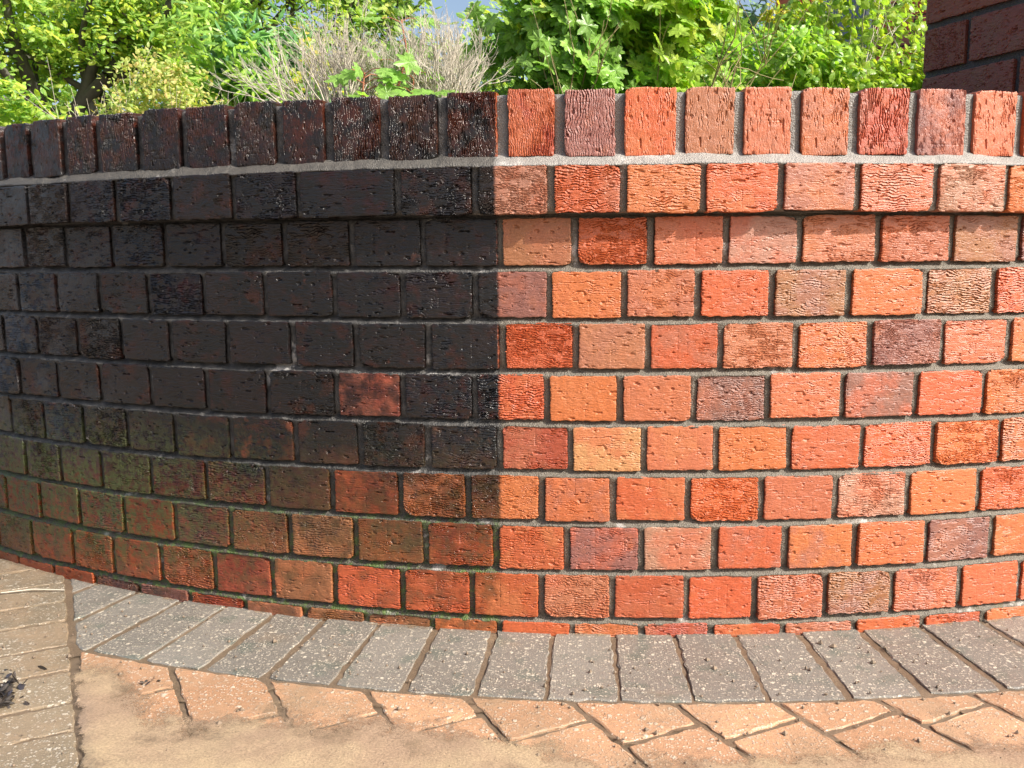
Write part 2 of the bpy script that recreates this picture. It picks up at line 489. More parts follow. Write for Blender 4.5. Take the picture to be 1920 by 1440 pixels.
def brick_mesh(name, w, h, d, r, mat, step=0.00115, drag=0.7, amp=0.0011):
    """wire-cut brick seen from its face: torn drag creases along X, serrated ends, rounded chipped corners"""
    nx, nz = max(6, int(w / step)), max(6, int(h / (step * 0.82)))
    x1 = np.linspace(-w/2, w/2, nx + 1); z1 = np.linspace(-h/2, h/2, nz + 1)
    Xg, Zg = np.meshgrid(x1, z1)
    sd_ = int(r.integers(0, 9000)); xo = Xg + 3 + r.random() * 3; zo = Zg + 3 + r.random() * 3
    warp = fbm(xo, zo, 0.020, sd_, 2) * 0.0075 + fbm(xo, zo * 1.6, 0.006, sd_ + 7, 2) * 0.0022
    pitch = 0.0034 * r.uniform(0.85, 1.3)
    ph = (Zg + warp) / pitch
    saw = ph - np.floor(ph)
    msk = sstep(fbm(xo * 0.30, zo, 0.0042, sd_ + 20, 2), 0.26 - 0.60 * drag, 0.46 - 0.60 * drag)
    big = sstep(fbm(xo, zo, 0.035, sd_ + 30, 2), -0.35, 0.25)
    cre = ((1 - saw) ** 3.2 - 0.22 * sstep(saw, 0.55, 0.95)) * msk * (0.35 + 0.65 * big)
    tear = sstep(fbm(xo * 0.42, zo, 0.0045, sd_ + 40, 2), 0.34, 0.62)
    y = 0.0027 * (0.30 + 0.70 * drag) * cre + 0.0024 * tear + 0.0009 * fbm(xo, zo, 0.012, sd_ + 50, 2) * 0.6
    for _ in range(r.integers(1, 4)):                      # straight wire scores across the drag
        xs_ = r.uniform(-w/2, w/2); z_a, z_b = sorted(r.uniform(-h/2, h/2, 2))
        y += 0.0005 * np.exp(-((Xg - xs_) / 0.0009) ** 2) * (0.4 + msk) * ((Zg > z_a) & (Zg < z_b))
    edge = np.minimum(np.minimum(w/2 - np.abs(Xg), h/2 - np.abs(Zg)), 0.01)
    y += 0.0005 * np.exp(-edge / 0.0008)
    # serrated ends follow the creases; top and bottom arrises wander
    tooth = (cre - 0.25) * amp * 1.5 + r.normal(0, amp * 0.35, Xg.shape)
    wl = np.exp(-(w/2 - np.abs(Xg)) / 0.0025)
    Xn = Xg - np.sign(Xg) * wl * tooth
    ez = fbm(xo, np.full_like(xo, 9.3) + np.sign(Zg), 0.010, sd_ + 60, 3) * amp * 1.6
    Zn = Zg + ez * np.exp(-(h/2 - np.abs(Zg)) / 0.004)
    ex = fbm(np.full_like(xo, 7.7) + np.sign(Xg), zo, 0.016, sd_ + 70, 2) * amp * 1.6
    Xn = Xn + ex * np.exp(-(w/2 - np.abs(Xg)) / 0.004)
    rc = 0.0015
    cx = np.clip(Xn, -w/2 + rc, w/2 - rc); cz = np.clip(Zn, -h/2 + rc, h/2 - rc)
    dx, dz = Xn - cx, Zn - cz; L = np.hypot(dx, dz)
    both = (np.abs(dx) > 0) & (np.abs(dz) > 0) & (L > rc)
    Xn = np.where(both, cx + dx / np.maximum(L, 1e-9) * rc, Xn); Zn = np.where(both, cz + dz / np.maximum(L, 1e-9) * rc, Zn)
    for _ in range(int(r.random() < 0.4)):                 # chipped corner
        px, pz = r.choice((-1, 1)) * w/2, r.choice((-1, 1)) * h/2
        rr_ = r.uniform(0.005, 0.010); dd = np.hypot(Xg - px, Zg - pz) * (1 + 0.9 * fbm(xo, zo, 0.004, sd_ + 80, 2))
        k_ = np.clip(1 - dd / rr_, 0, 1)
        Xn -= np.sign(px) * k_ * rr_ * 0.25; Zn -= np.sign(pz) * k_ * rr_ * 0.25; y = y + k_ * 0.004
    n_ = Xg.size
    idx = np.arange(n_).reshape(nz + 1, nx + 1)
    ring = np.concatenate([idx[0, :-1], idx[:-1, -1], idx[-1, :0:-1], idx[:0:-1, 0]])
    V = np.stack([Xn.ravel(), y.ravel(), Zn.ravel()], 1)
    back = V[ring].copy(); back[:, 1] = d
    q = np.stack([idx[:-1, :-1], idx[:-1, 1:], idx[1:, 1:], idx[1:, :-1]], -1).reshape(-1, 4)
    m_ = len(ring); i = np.arange(m_); j = (i + 1) % m_
    sk = np.stack([ring[i], n_ + i, n_ + j, ring[j]], 1)
    return mesh_np(name, np.concatenate([V, back]), [q, sk], mat)


DRAG = [0.2, 0.55, 0.3, 0.75, 0.8, 0.35, 0.9, 0.25, 1.0, 0.65, 0.15, 0.85, 0.3, 0.45]
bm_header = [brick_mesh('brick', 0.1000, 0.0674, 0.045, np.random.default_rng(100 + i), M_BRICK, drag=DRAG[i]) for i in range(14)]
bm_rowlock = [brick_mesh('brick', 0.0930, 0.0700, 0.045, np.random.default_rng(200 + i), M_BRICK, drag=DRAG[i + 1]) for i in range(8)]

wall = empty('brick_wall')
tag(wall, 'low curved brick wall with its left half black with grime and its right half washed orange', 'wall')
thing_bricks = 0
ALLJ = {k: joints(k) for k in range(11)}
for k in range(11):
    l = ALLJ[k]
    face = FACE.get(k, R_WALL)
    z0, z1 = ZR[k]
    right_i = 0
    for a, b in zip(l[:-1], l[1:]):
        th = math.radians((a + b) / 2)
        gap = 0.0165 if k == 0 else 0.0118
        w = math.radians(b - a) * face - gap * random.uniform(0.85, 1.15)
        hh = z1 - z0
        me = random.choice(bm_rowlock if k == 0 else bm_header)
        o = link('brick', me, wall)
        f2 = face + random.gauss(0, 0.0009)
        o.location = (math.sin(th) * f2, -math.cos(th) * f2, (z0 + z1) / 2 + random.gauss(0, 0.0008))
        if k == 0:
            o.rotation_euler = Matrix.Rotation(th + random.gauss(0, 0.006), 3, 'Z').to_4x4().to_euler()
            o.rotation_euler = (Matrix.Rotation(th, 4, 'Z') @ Matrix.Rotation(math.pi / 2 * random.choice((1, -1)) + random.gauss(0, 0.008), 4, 'Y')).to_euler()
            o.scale = ((hh + random.gauss(0, 0.0012)) / 0.093, 1, w / 0.070)
        else:
            flip = random.choice((0, math.pi))
            o.rotation_euler = (Matrix.Rotation(th + random.gauss(0, 0.006), 4, 'Z') @ Matrix.Rotation(flip + random.gauss(0, 0.006), 4, 'Y')).to_euler()
            o.scale = (w / 0.100, 1, (hh + random.gauss(0, 0.0008)) / 0.0674)
        if b > -2.6:
            c = CODE[k][right_i] if right_i < len(CODE[k]) else random.choice('RROTKPB')
            right_i += 1
        else:
            c = random.choice('RRROTKPBD')
        j = random.uniform(0.9, 1.1)
        mid = (a + b) / 2
        soot = random.uniform(0.86, 1.0)                   # how evenly the grime has kept on this brick
        for (kk, m0, v_) in ((5, -8.3, 0.64), (7, -8.5, 0.72), (7, -5.75, 0.66), (8, -10.5, 0.55), (8, -4.7, 0.75), (2, -7.4, 0.9), (6, -4.5, 0.82), (5, -18.0, 0.8), (6, -13.0, 0.8), (9, -8.5, 0.5), (9, -11.4, 0.55)):
            if k == kk and abs(mid - m0) < 0.8: soot = v_
        o.color = (*[min(1, (v * 0.92) * j * random.uniform(0.95, 1.05)) for v in PAL[c]], soot)
        thing_bricks += 1

# mortar: one heightfield round the face, weather-struck beds, recessed perpends, splayed bed under the capping
TH = np.radians(np.arange(-34.5, 22.01, 0.066))
rows = []           # (z, radius offset of bed surface, perpend offset, course)
zlow = -0.06
for k in range(10, 1, -1):
    zb = BED2 - (k - 2) * PB
    if k < 10:
        for dz, off in ((-0.0062, -0.0008), (-0.0045, -0.0014), (-0.002, -0.0034), (0.001, -0.0060), (0.0035, -0.0088), (0.0060, -0.0100)):
            rows.append((zb + dz, off, off, k, True))
    for f in np.linspace(0.10, 0.90, 9):
        rows.append((zb + 0.0062 + f * (PB - 0.0124), -0.014, -0.0046, k, False))
zc = BED2 + PB
for dz, off in ((-0.0062, -0.0040), (-0.003, -0.0085), (0.0005, -0.0115)):
    rows.append((zc + dz, off, off, 1, True))
rows += [(zc + 0.0011, 0.013, 0.013, 1, True)]
for f in np.linspace(0.02, 0.98, 9):
    rows.append((0.6465 + f * 0.066, 0.006, 0.0185, 1, False))
rows += [(0.7125, 0.0226, 0.0226, 1, True), (0.7150, 0.0212, 0.0212, 1, True), (0.7185, 0.0172, 0.0172, 0, True), (0.7225, 0.0105, 0.0105, 0, True), (0.7262, 0.0058, 0.0058, 0, True), (0.7290, 0.0015, 0.0015, 0, True)]
for f in np.linspace(0.03, 0.93, 9):
    rows.append((0.729 + f * 0.089, -0.014, -0.0008, 0, False))
rows += [(0.8145, -0.003, -0.003, 0, True), (0.8165, -0.010, -0.010, 0, True), (0.8165, -0.21, -0.21, 0, True), (0.45, -0.21, -0.21, 0, True)]
jd = {}
for k, l in ALLJ.items():
    jr = np.radians(np.array(l))
    idx = np.clip(np.searchsorted(jr, TH), 1, len(jr) - 1)
    near = np.minimum(np.abs(TH - jr[idx - 1]), np.abs(TH - jr[idx])) * R_WALL
    jd[k] = near
VV = []
lum = fbm(TH * R_WALL + 5, np.zeros_like(TH), 0.05, 41)
for (z, off, poff, k, bed) in rows:
    hw = 0.010 if k == 0 else 0.0072
    if bed:
        o_ = np.full_like(TH, off)
    else:
        d_ = jd[k]
        o_ = np.where(d_ < hw, poff - 0.0016 * (d_ / hw) ** 2, off)
    x_ = TH * R_WALL + 5
    nz = fbm(x_, np.full_like(x_, z + 3), 0.03, 11) * 0.0016 + fbm(x_, np.full_like(x_, z + 3), 0.007, 21, 2) * 0.0013
    if off < -0.1: nz = nz * 0
    zz = z + (fbm(x_, np.full_like(x_, z * 0.2 + 2), 0.045, 31) * 0.0030 if bed else 0)
    if 0.711 < z < 0.731: zz = zz + fbm(x_, np.zeros_like(x_), 0.06, 51) * 0.005 * (z - 0.711) / 0.02
    rr = R_WALL + o_ + nz
    VV.append(np.stack([np.sin(TH) * rr, -np.cos(TH) * rr, np.zeros_like(TH) + zz], 1))
nr, nc = len(VV), len(TH)
V = np.concatenate(VV)
i0 = (np.arange(nr - 1)[:, None] * nc + np.arange(nc - 1)[None]).ravel()
mort = link('mortar', mesh_np('mortar', V, np.stack([i0, i0 + 1, i0 + nc + 1, i0 + nc], 1), M_MORTAR, smooth=True), wall)

# ------------------------------------------------------------------ paving
pavement = flat_sheet('pavement', [(-3, -4.6), (3, -4.6), (3, -1.0), (-3, -1.0)], -0.0034, M_JOINT, 0.06)
tag(pavement, 'block paving at the foot of the curved wall with a grey border and tan blocks', 'paving', kind='structure')


def paver_mesh(poly, r, mat, step=0.012, am=0.0011):
    poly = np.array(poly)
    pts = []
    n = len(poly)
    for i in range(n):
        a, b = poly[i], poly[(i + 1) % n]
        m_ = max(2, int(np.hypot(*(b - a)) / step))
        nv = np.array((-(b - a)[1], (b - a)[0])); nv = nv / max(np.hypot(*nv), 1e-6)
        for q in range(m_):
            pts.append(a + (b - a) * q / m_ + nv * r.normal(0, am) + nv * (0.0022 if q == 0 else 0))
    pts = np.array(pts)
    c = pts.mean(0)
    d = pts - c
    L = np.hypot(d[:, 0], d[:, 1])[:, None]
    inn = c + d * (1 - 0.0022 / L)
    n = len(pts)
    V = np.concatenate([np.c_[inn, r.normal(0, 0.0004, n)], np.c_[pts, np.full(n, -0.0012) + r.normal(0, 0.0004, n)], np.c_[pts, np.full(n, -0.055)]])
    i = np.arange(n); j = (i + 1) % n
    return mesh_np('paver', V, [i.reshape(1, n), np.stack([i, i + n, j + n, j], 1), np.stack([i + n, i + 2*n, j + 2*n, j + n], 1)], mat)


def clip(poly, nx, ny, c):
    """keep nx*x+ny*y >= c"""
    o = []
    for i in range(len(poly)):
        a, b = poly[i], poly[(i + 1) % len(poly)]
        da, db = nx*a[0]+ny*a[1]-c, nx*b[0]+ny*b[1]-c
        if da >= 0: o.append(a)
        if (da >= 0) != (db >= 0):
            t = da / (da - db)
            o.append((a[0] + (b[0]-a[0])*t, a[1] + (b[1]-a[1])*t))
    return o


def area(p):
    return 0.5 * sum(p[i][0]*p[(i+1) % len(p)][1] - p[(i+1) % len(p)][0]*p[i][1] for i in range(len(p)))


def add_paver(poly, mat, tilt=0.0014):
    if len(poly) < 3: return
    if area(poly) < 0: poly = poly[::-1]
    if area(poly) < 0.0012: return
    c = np.mean(poly, 0)
    o = link('paver', paver_mesh(np.array(poly) - c, rng, mat), pavement)
    o.location = (c[0], c[1], random.gauss(0, 0.0005))
    o.rotation_euler = (random.gauss(0, tilt), random.gauss(0, tilt), 0)


E1 = (0.857, 0.515); E2 = (0.515, -0.857)
LINE_P = -1.893                      # the straight joint between the border/tan blocks and the left-hand course
def pq(p, q): return (p*E1[0] + q*E2[0], p*E1[1] + q*E2[1])

R_IN, R_OUT = R_WALL - 0.03, 2.512
bj = [-27.5, -25.0, -22.6, -20.0, -17.5, -15.2, -12.85, -10.5, -8.2, -5.8, -3.48, -1.15, 1.2, 3.57, 5.95, 8.45, 10.93, 13.5, 16.15, 18.6, 21.0, 23.4, 25.8]
for a, b in zip(bj[:-1], bj[1:]):
    ga, gb = math.radians(a) + 0.0022 * random.uniform(.7, 1.4), math.radians(b) - 0.0022 * random.uniform(.7, 1.4)
    # joints are slightly skewed to the radius, as laid
    sk = math.radians(0.33) * (-1 if a > 0 else 1) * min(1.0, abs(a + 1) / 6)
    poly = [(math.sin(t) * r_, -math.cos(t) * r_) for t, r_ in ((ga, R_IN), (gb, R_IN), (gb + sk, R_OUT), (ga + sk, R_OUT))]
    poly = clip(poly, E1[0], E1[1], LINE_P + 0.006)
    add_paver(poly, M_PAV_GREY)
# tan blocks, laid on the skew in columns
pe = [LINE_P + 0.004, -1.769, -1.655, -1.541, -1.428, -1.31, -1.193, -1.073, -0.948, -0.827, -0.71, -0.59, -0.47, -0.35]
qe = [1.864, 2.003, 2.062, 2.128, 2.206, 2.276, 2.325, 2.368, 2.408, 2.47, 2.52, 2.56, 2.60]
for i in range(len(pe) - 1):
    q0 = qe[i] - 0.30
    ends = [q0, qe[i]]
    while ends[-1] < 3.3: ends.append(ends[-1] + random.uniform(0.200, 0.212))
    for qa, qb in zip(ends[:-1], ends[1:]):
        g_ = 0.004
        poly = [pq(pe[i] + g_, qa + g_), pq(pe[i+1] - g_, qa + g_), pq(pe[i+1] - g_, qb - g_), pq(pe[i] + g_, qb - g_)]
        c = np.mean(poly, 0)
        # trim to the outside of the border arc
        best = None
        cc = np.array(pq((pe[i] + pe[i+1]) / 2, min(qb, max(qa, 0))))
        for _ in range(1):
            rr_ = np.hypot(*c); u = c / rr_
            # tangent taken where this column crosses the arc
            pm = (pe[i] + pe[i+1]) / 2
            disc = (R_OUT + 0.008) ** 2 - pm ** 2
            qx = math.sqrt(max(disc, 0.01))
            hp = np.array(pq(pm, qx)); u = hp / np.hypot(*hp)
            poly = clip(poly, u[0], u[1], R_OUT + 0.007)
        add_paver(poly, M_PAV_TAN)
# the left-hand course and the blocks beyond it
jl = [1.05, 1.157, 1.262, 1.37, 1.475, 1.568, 1.678, 1.775, 1.883, 1.968, 2.07, 2.175, 2.28, 2.385, 2.49, 2.595, 2.70]
L_END = LINE_P - 0.006
sq = [q - 0.155 * 0 for q in jl]
base_q = [(-.888*E2[0]) + (-2.209*E2[1])]
shift = base_q[0] - 1.475
for row in range(4):
    p1 = L_END - row * 0.206; p0 = p1 - 0.200
    for qa, qb in zip(jl[:-1], jl[1:]):
        s_ = shift + (0.05 if row % 2 else 0)
        g_ = 0.0045
        poly = [pq(p0, qa + s_ + g_), pq(p1, qa + s_ + g_), pq(p1, qb + s_ - g_), pq(p0, qb + s_ - g_)]
        c = np.mean(poly, 0); 
        if np.hypot(*c) < R_WALL - 0.03: continue
        add_paver(poly, M_PAV_LEFT)

# wet silt: fills the joints and spreads over the blocks towards the viewer
xs = np.arange(-1.75, 1.35, 0.005); ys = np.arange(-3.45, -1.75, 0.005)
X, Y = np.meshgrid(xs, ys)
rad = np.hypot(X, Y)
n1 = fbm(X + 9, Y + 9, 0.16, 61, 4); n2 = fbm(X + 9, Y + 9, 0.03, 71, 3); n3 = fbm(X + 9, Y + 9, 0.33, 81, 2)
ramp = np.clip((rad - 2.545) / 0.14, 0, 1.5)
Z = -0.0022 + 0.0010 * n2 + np.maximum(0, ramp * 0.0056 + np.where(rad > 2.53, 0.0042, 0.0014) * n1 + 0.0040 * n3 * ramp)
pl = X * E1[0] + Y * E1[1]
bl = np.clip((pl - LINE_P + 0.016 + 0.012 * n2) / 0.03, 0, 1)
Z = Z * bl + (1 - bl) * (-0.0028 + 0.0034 * np.maximum(n1, -0.2) + 0.0008 * n2 + 0.002 * n3)
Z = np.where(rad < 2.53, np.minimum(Z, -0.0014 + 0.0008 * n2), Z)
Z = np.where(rad < R_WALL + 0.010, np.maximum(Z, 0.0003 + 0.002 * n2), Z)
nr, nc = X.shape
i0 = (np.arange(nr - 1)[:, None] * nc + np.arange(nc - 1)[None]).ravel()
silt = link('silt', mesh_np('silt', np.stack([X.ravel(), Y.ravel(), Z.ravel()], 1), np.stack([i0, i0 + 1, i0 + nc + 1, i0 + nc], 1), M_SILT, smooth=True))
tag(silt, 'thin wet tan silt filling the joints and lying over the paving blocks', 'silt', kind='stuff')


# ------------------------------------------------------------------ plant builders
class Tubes:
    def __init__(self, sides=5):
        self.V, self.F, self.n, self.s = [], [], 0, sides

    def add(self, pts, rads):
        pts = np.asarray(pts, float); k = len(pts); s = self.s
        tang = np.gradient(pts, axis=0)
        tang /= np.maximum(np.linalg.norm(tang, axis=1, keepdims=True), 1e-9)
        ref = np.array((0.3, 0.2, 0.93)) if abs(tang[0][2]) < 0.9 else np.array((1.0, 0.1, 0.0))
        a = np.cross(tang, ref); a /= np.maximum(np.linalg.norm(a, axis=1, keepdims=True), 1e-9)
        b = np.cross(tang, a)
        ang = np.arange(s) * 2 * math.pi / s
        ring = pts[:, None, :] + np.asarray(rads)[:, None, None] * (a[:, None, :] * np.cos(ang)[None, :, None] + b[:, None, :] * np.sin(ang)[None, :, None])
        self.V.append(ring.reshape(-1, 3))
        i = np.arange(k - 1)[:, None] * s + np.arange(s)[None]; j = np.arange(k - 1)[:, None] * s + (np.arange(s)[None] + 1) % s
        self.F.append(np.stack([i, j, j + s, i + s], 2).reshape(-1, 4) + self.n)
        self.n += k * s

    def mesh(self, name, mat):
        return mesh_np(name, np.concatenate(self.V), np.concatenate(self.F), mat, smooth=True)


def grow(tb, base, d, length, rad, depth, r, tips, spread=0.5, kids=(2, 4), curl=0.12, up=0.1, shrink=0.68, taper=0.55, mid=None):
    d = np.asarray(d, float); d /= np.linalg.norm(d)
    k = 5
    pts = [np.asarray(base, float)]
    for i in range(k - 1):
        d = d + r.normal(0, curl, 3) + np.array((0, 0, up * 0.3)); d /= np.linalg.norm(d)
        pts.append(pts[-1] + d * length / (k - 1))
    tb.add(pts, np.linspace(rad, rad * taper, k))
    if mid is not None and depth <= 1:
        mid += [pts[2], pts[3]]
    if depth == 0:
        tips.append((pts[-1], d)); return
    for _ in range(r.integers(kids[0], kids[1] + 1)):
        nd = d + r.normal(0, spread, 3) + np.array((0, 0, up))
        st = pts[-1] if r.random() < 0.6 else pts[3]
        grow(tb, st, nd, length * shrink * r.uniform(0.75, 1.2), rad * taper * 0.85, depth - 1, r, tips, spread, kids, curl, up, shrink, taper, mid)


def leaf_template(kind):
    if kind == 'maple':
        o = [(0, 0), (0.10, 0.06), (0.34, -0.06), (0.40, 0.10), (0.56, 0.20), (0.42, 0.32), (0.30, 0.36), (0.50, 0.55), (0.46, 0.66), (0.28, 0.64),
             (0.15, 0.62), (0.12, 0.82), (0.0, 1.0)]
        o = o + [(-x, y) for x, y in o[-2:0:-1]]
        V = [(0, 0.35, 0.0)] + [(x, y, -0.20 * abs(x) ** 1.3 - 0.16 * max(0, y - 0.4) ** 1.4 + (0.04 if i % 3 == 0 else 0)) for i, (x, y) in enumerate(o)]
        n = len(o)
        F = np.array([[0, 1 + i, 1 + (i + 1) % n] for i in range(n)])
        return np.array(V), F
    w = {'oval': 0.27, 'narrow': 0.125, 'round': 0.40}[kind]
    V = [(0, 0, 0), (0, 0.35, 0.03), (0, 0.7, 0.0), (0, 1.0, -0.12), (w * 0.8, 0.2, -0.05), (w, 0.45, -0.06), (w * 0.6, 0.8, -0.10), (-w * 0.8, 0.2, -0.05), (-w, 0.45, -0.06), (-w * 0.6, 0.8, -0.10)]
    F = np.array([(0, 4, 1), (4, 5, 1), (1, 5, 2), (5, 6, 2), (2, 6, 3), (0, 1, 7), (7, 1, 8), (1, 2, 8), (8, 2, 9), (2, 3, 9)])
    return np.array(V), F


TEMPL = {k: leaf_template(k) for k in ('maple', 'oval', 'narrow', 'round')}


def leaf_frames(P, r, size, flat=0.7, lean=(0.5, -0.45), dirs=None, rnd=0.55, var=0.3):
    n = len(P)
    N = np.array((lean[0], lean[1], flat)) + r.normal(0, rnd, (n, 3))
    N /= np.linalg.norm(N, axis=1, keepdims=True)
    D = r.normal(0, 1, (n, 3)) if dirs is None else dirs + r.normal(0, 0.35, (n, 3))
    D -= (D * N).sum(1, keepdims=True) * N
    D /= np.maximum(np.linalg.norm(D, axis=1, keepdims=True), 1e-6)
    S = np.cross(D, N)
    s = size * r.uniform(1 - var, 1 + var, n)
    return S, D, N, s


def leaf_mesh(name, P, kind, mat, r, size, **kw):
    Vt, Ft = TEMPL[kind]
    P = np.asarray(P)
    S, D, N, s = leaf_frames(P, r, size, **kw)
    V = P[:, None, :] + s[:, None, None] * (Vt[None, :, 0:1] * S[:, None] + Vt[None, :, 1:2] * D[:, None] + Vt[None, :, 2:3] * N[:, None])
    F = Ft[None] + (np.arange(len(P)) * len(Vt))[:, None, None]
    return mesh_np(name, V.reshape(-1, 3), F.reshape(-1, Ft.shape[1]), mat)


def cloud(tips, r, per, sig):
    P = np.array([t[0] if isinstance(t, tuple) else t for t in tips])
    P = np.repeat(P, per, axis=0)
    return P + r.normal(0, 1, P.shape) * np.array(sig)


def blob(r, n, c, rad, clumps=30, sig=0.16, shell=0.6):
    """leaf points gathered in clumps spread through an uneven ellipsoid"""
    c = np.array(c); rad = np.array(rad)
    u = r.normal(0, 1, (clumps, 3)); u /= np.linalg.norm(u, axis=1, keepdims=True)
    cc = c + u * rad * (r.uniform(shell ** 3, 1, (clumps, 1)) ** (1 / 3)) * r.uniform(0.8, 1.12, (clumps, 1))
    w = r.dirichlet(np.full(clumps, 2.5))
    idx = r.choice(clumps, n, p=w)
    return cc[idx] + r.normal(0, sig, (n, 3)) * rad


M_BARK = mat_plain('bark', (0.06, 0.06, 0.05), (0.14, 0.13, 0.105), 0.85, 18.0, 0.012)
M_TWIG = mat_plain('dry_twig', (0.40, 0.36, 0.29), (0.58, 0.53, 0.44), 0.8, 60.0, 0.002)
M_STEM = mat_plain('green_stem', (0.16, 0.17, 0.06), (0.28, 0.20, 0.09), 0.6, 60.0, 0.002)
M_REDSTEM = mat_plain('red_stem', (0.30, 0.09, 0.05), (0.36, 0.16, 0.08), 0.5, 60.0, 0.001)
L_MAPLE = mat_leaf('maple_leaf', [(0.164, 0.316, 0.069), (0.255, 0.446, 0.075), (0.203, 0.365, 0.071), (0.320, 0.526, 0.094), (0.215, 0.385, 0.082), (0.580, 0.620, 0.075)], 0.35, 0.34)
L_MAPLE1 = mat_leaf('maple_leaf_single', [(0.173, 0.326, 0.067), (0.260, 0.452, 0.080), (0.211, 0.375, 0.070), (0.335, 0.548, 0.105)], 0.35, 0.34, use_obj=True)
L_MAPLE1Y = mat_leaf('maple_leaf_single_yellow', [(0.26, 0.46, 0.07), (0.40, 0.54, 0.08), (0.32, 0.50, 0.08), (0.50, 0.56, 0.09), (0.28, 0.48, 0.08)], 0.45, 0.36, use_obj=True)
L_MAPLE_Y = mat_leaf('maple_leaf_yellow', [(0.24, 0.43, 0.07), (0.40, 0.53, 0.08), (0.30, 0.48, 0.08), (0.50, 0.54, 0.08), (0.20, 0.38, 0.07), (0.46, 0.46, 0.08)], 0.45, 0.36)
L_TREE = mat_leaf('tree_leaf', [(0.168, 0.325, 0.070), (0.307, 0.484, 0.083), (0.507, 0.620, 0.091), (0.218, 0.393, 0.083), (0.620, 0.620, 0.091)], 0.45)
L_LAUREL = mat_leaf('laurel_leaf', [(0.097, 0.215, 0.081), (0.130, 0.314, 0.095), (0.110, 0.247, 0.088), (0.189, 0.425, 0.112), (0.272, 0.490, 0.121)], 0.25, 0.30)
L_GOLD = mat_leaf('golden_leaf', [(0.370, 0.470, 0.120), (0.470, 0.510, 0.150), (0.280, 0.410, 0.100), (0.570, 0.570, 0.230), (0.550, 0.410, 0.170), (0.390, 0.490, 0.130)], 0.4)
L_HEDGE = mat_leaf('hedge_leaf', [(0.140, 0.260, 0.050), (0.290, 0.440, 0.065), (0.380, 0.490, 0.065), (0.210, 0.360, 0.055), (0.480, 0.500, 0.065)], 0.42, 0.30)
L_HEDGE_G = mat_leaf('hedge_leaf_green', [(0.166, 0.319, 0.069), (0.293, 0.492, 0.083), (0.415, 0.588, 0.083), (0.229, 0.382, 0.073)], 0.4, 0.35)
L_YELLOW = mat_leaf('yellow_leaf', [(0.52, 0.46, 0.03), (0.40, 0.42, 0.035), (0.58, 0.50, 0.06), (0.30, 0.38, 0.04)], 0.45)
L_SEED = mat_leaf('seedling_leaf', [(0.230, 0.450, 0.114), (0.324, 0.523, 0.124), (0.282, 0.492, 0.114), (0.429, 0.555, 0.124)], 0.45, 0.35)
L_FAR = mat_leaf('far_leaf', [(0.222, 0.389, 0.111), (0.393, 0.542, 0.125), (0.293, 0.455, 0.118), (0.592, 0.620, 0.139)], 0.4)
L_FARBLUE = mat_leaf('far_dark_leaf', [(0.160, 0.278, 0.191), (0.234, 0.364, 0.213), (0.321, 0.472, 0.256)], 0.35)

Z0 = 0.567       # the survey's height datum above the paving

# ---- bright lobed-leaf shrub right behind the wall
r = np.random.default_rng(301)
mp = empty('maple_shrub', (0.10, -0.85, 0.57))
tag(mp, 'leafy green shrub with lobed maple-like leaves leaning over the washed part of the wall', 'shrub')
tb = Tubes(5); tips = []; mids = []
for i in range(11):
    a = r.uniform(-0.32, 0.30)
    grow(tb, (a * 0.7, r.uniform(-0.15, 0.15), 0), (a * 1.6, r.uniform(-0.4, 0.1), 1.0), 0.36, 0.007, 2, r, tips, 0.5, (2, 3), 0.1, 0.05, 0.72, mid=mids)
link('stems', tb.mesh('stems', M_STEM), mp)
P = blob(r, 4600, (0.0, 0.06, 0.50), (0.40, 0.26, 0.42), 90, 0.12, 0.45)
P = P[(P[:, 2] > 0.2)]
order = np.argsort(P[:, 1] + 0.5 * np.abs(P[:, 2] - 0.56) + np.where(P[:, 2] < 0.42, 1, 0))        # the leaves towards the wall show largest
front, rest = P[order[:290]], P[order[290:]]
leafm = []
Vt, Ft = TEMPL['maple']
for q in range(4):
    vv = Vt.copy(); vv[:, 2] += r.normal(0, 0.03, len(vv)); vv[:, 0] *= r.uniform(0.9, 1.1)
    leafm.append(mesh_np('leaf', vv, Ft, L_MAPLE1))
leafy = []
for q in leafm:
    q2 = q.copy(); q2.materials.clear(); q2.materials.append(L_MAPLE1Y); leafy.append(q2)
S, D, N, s = leaf_frames(front, r, 0.055, 0.6, (0.40, -0.60), rnd=0.36, dirs=np.tile(np.array((0.1, -0.6, -0.5)), (len(front), 1)))
for i in range(len(front)):
    yl = front[i][0] > -0.02 + 0.5 * (0.72 - front[i][2]) + random.gauss(0, 0.03)
    o = link('leaf', random.choice(leafy if yl else leafm), mp)
    mm = Matrix((Vector(S[i]), Vector(D[i]), Vector(N[i]))).transposed() * float(s[i])
    mm = mm.to_4x4(); mm.translation = Vector(front[i])
    o.matrix_local = mm
k = rest[:, 0] > -0.02 + 0.5 * (0.72 - rest[:, 2])
fo = link('foliage', leaf_mesh('foliage', rest[~k], 'maple', L_MAPLE, r, 0.052, lean=(0.4, -0.5), rnd=0.5), mp); fo['kind'] = 'stuff'
fy = link('foliage', leaf_mesh('foliage', rest[k], 'maple', L_MAPLE_Y, r, 0.046, lean=(0.4, -0.45), rnd=0.45), mp); fy['kind'] = 'stuff'

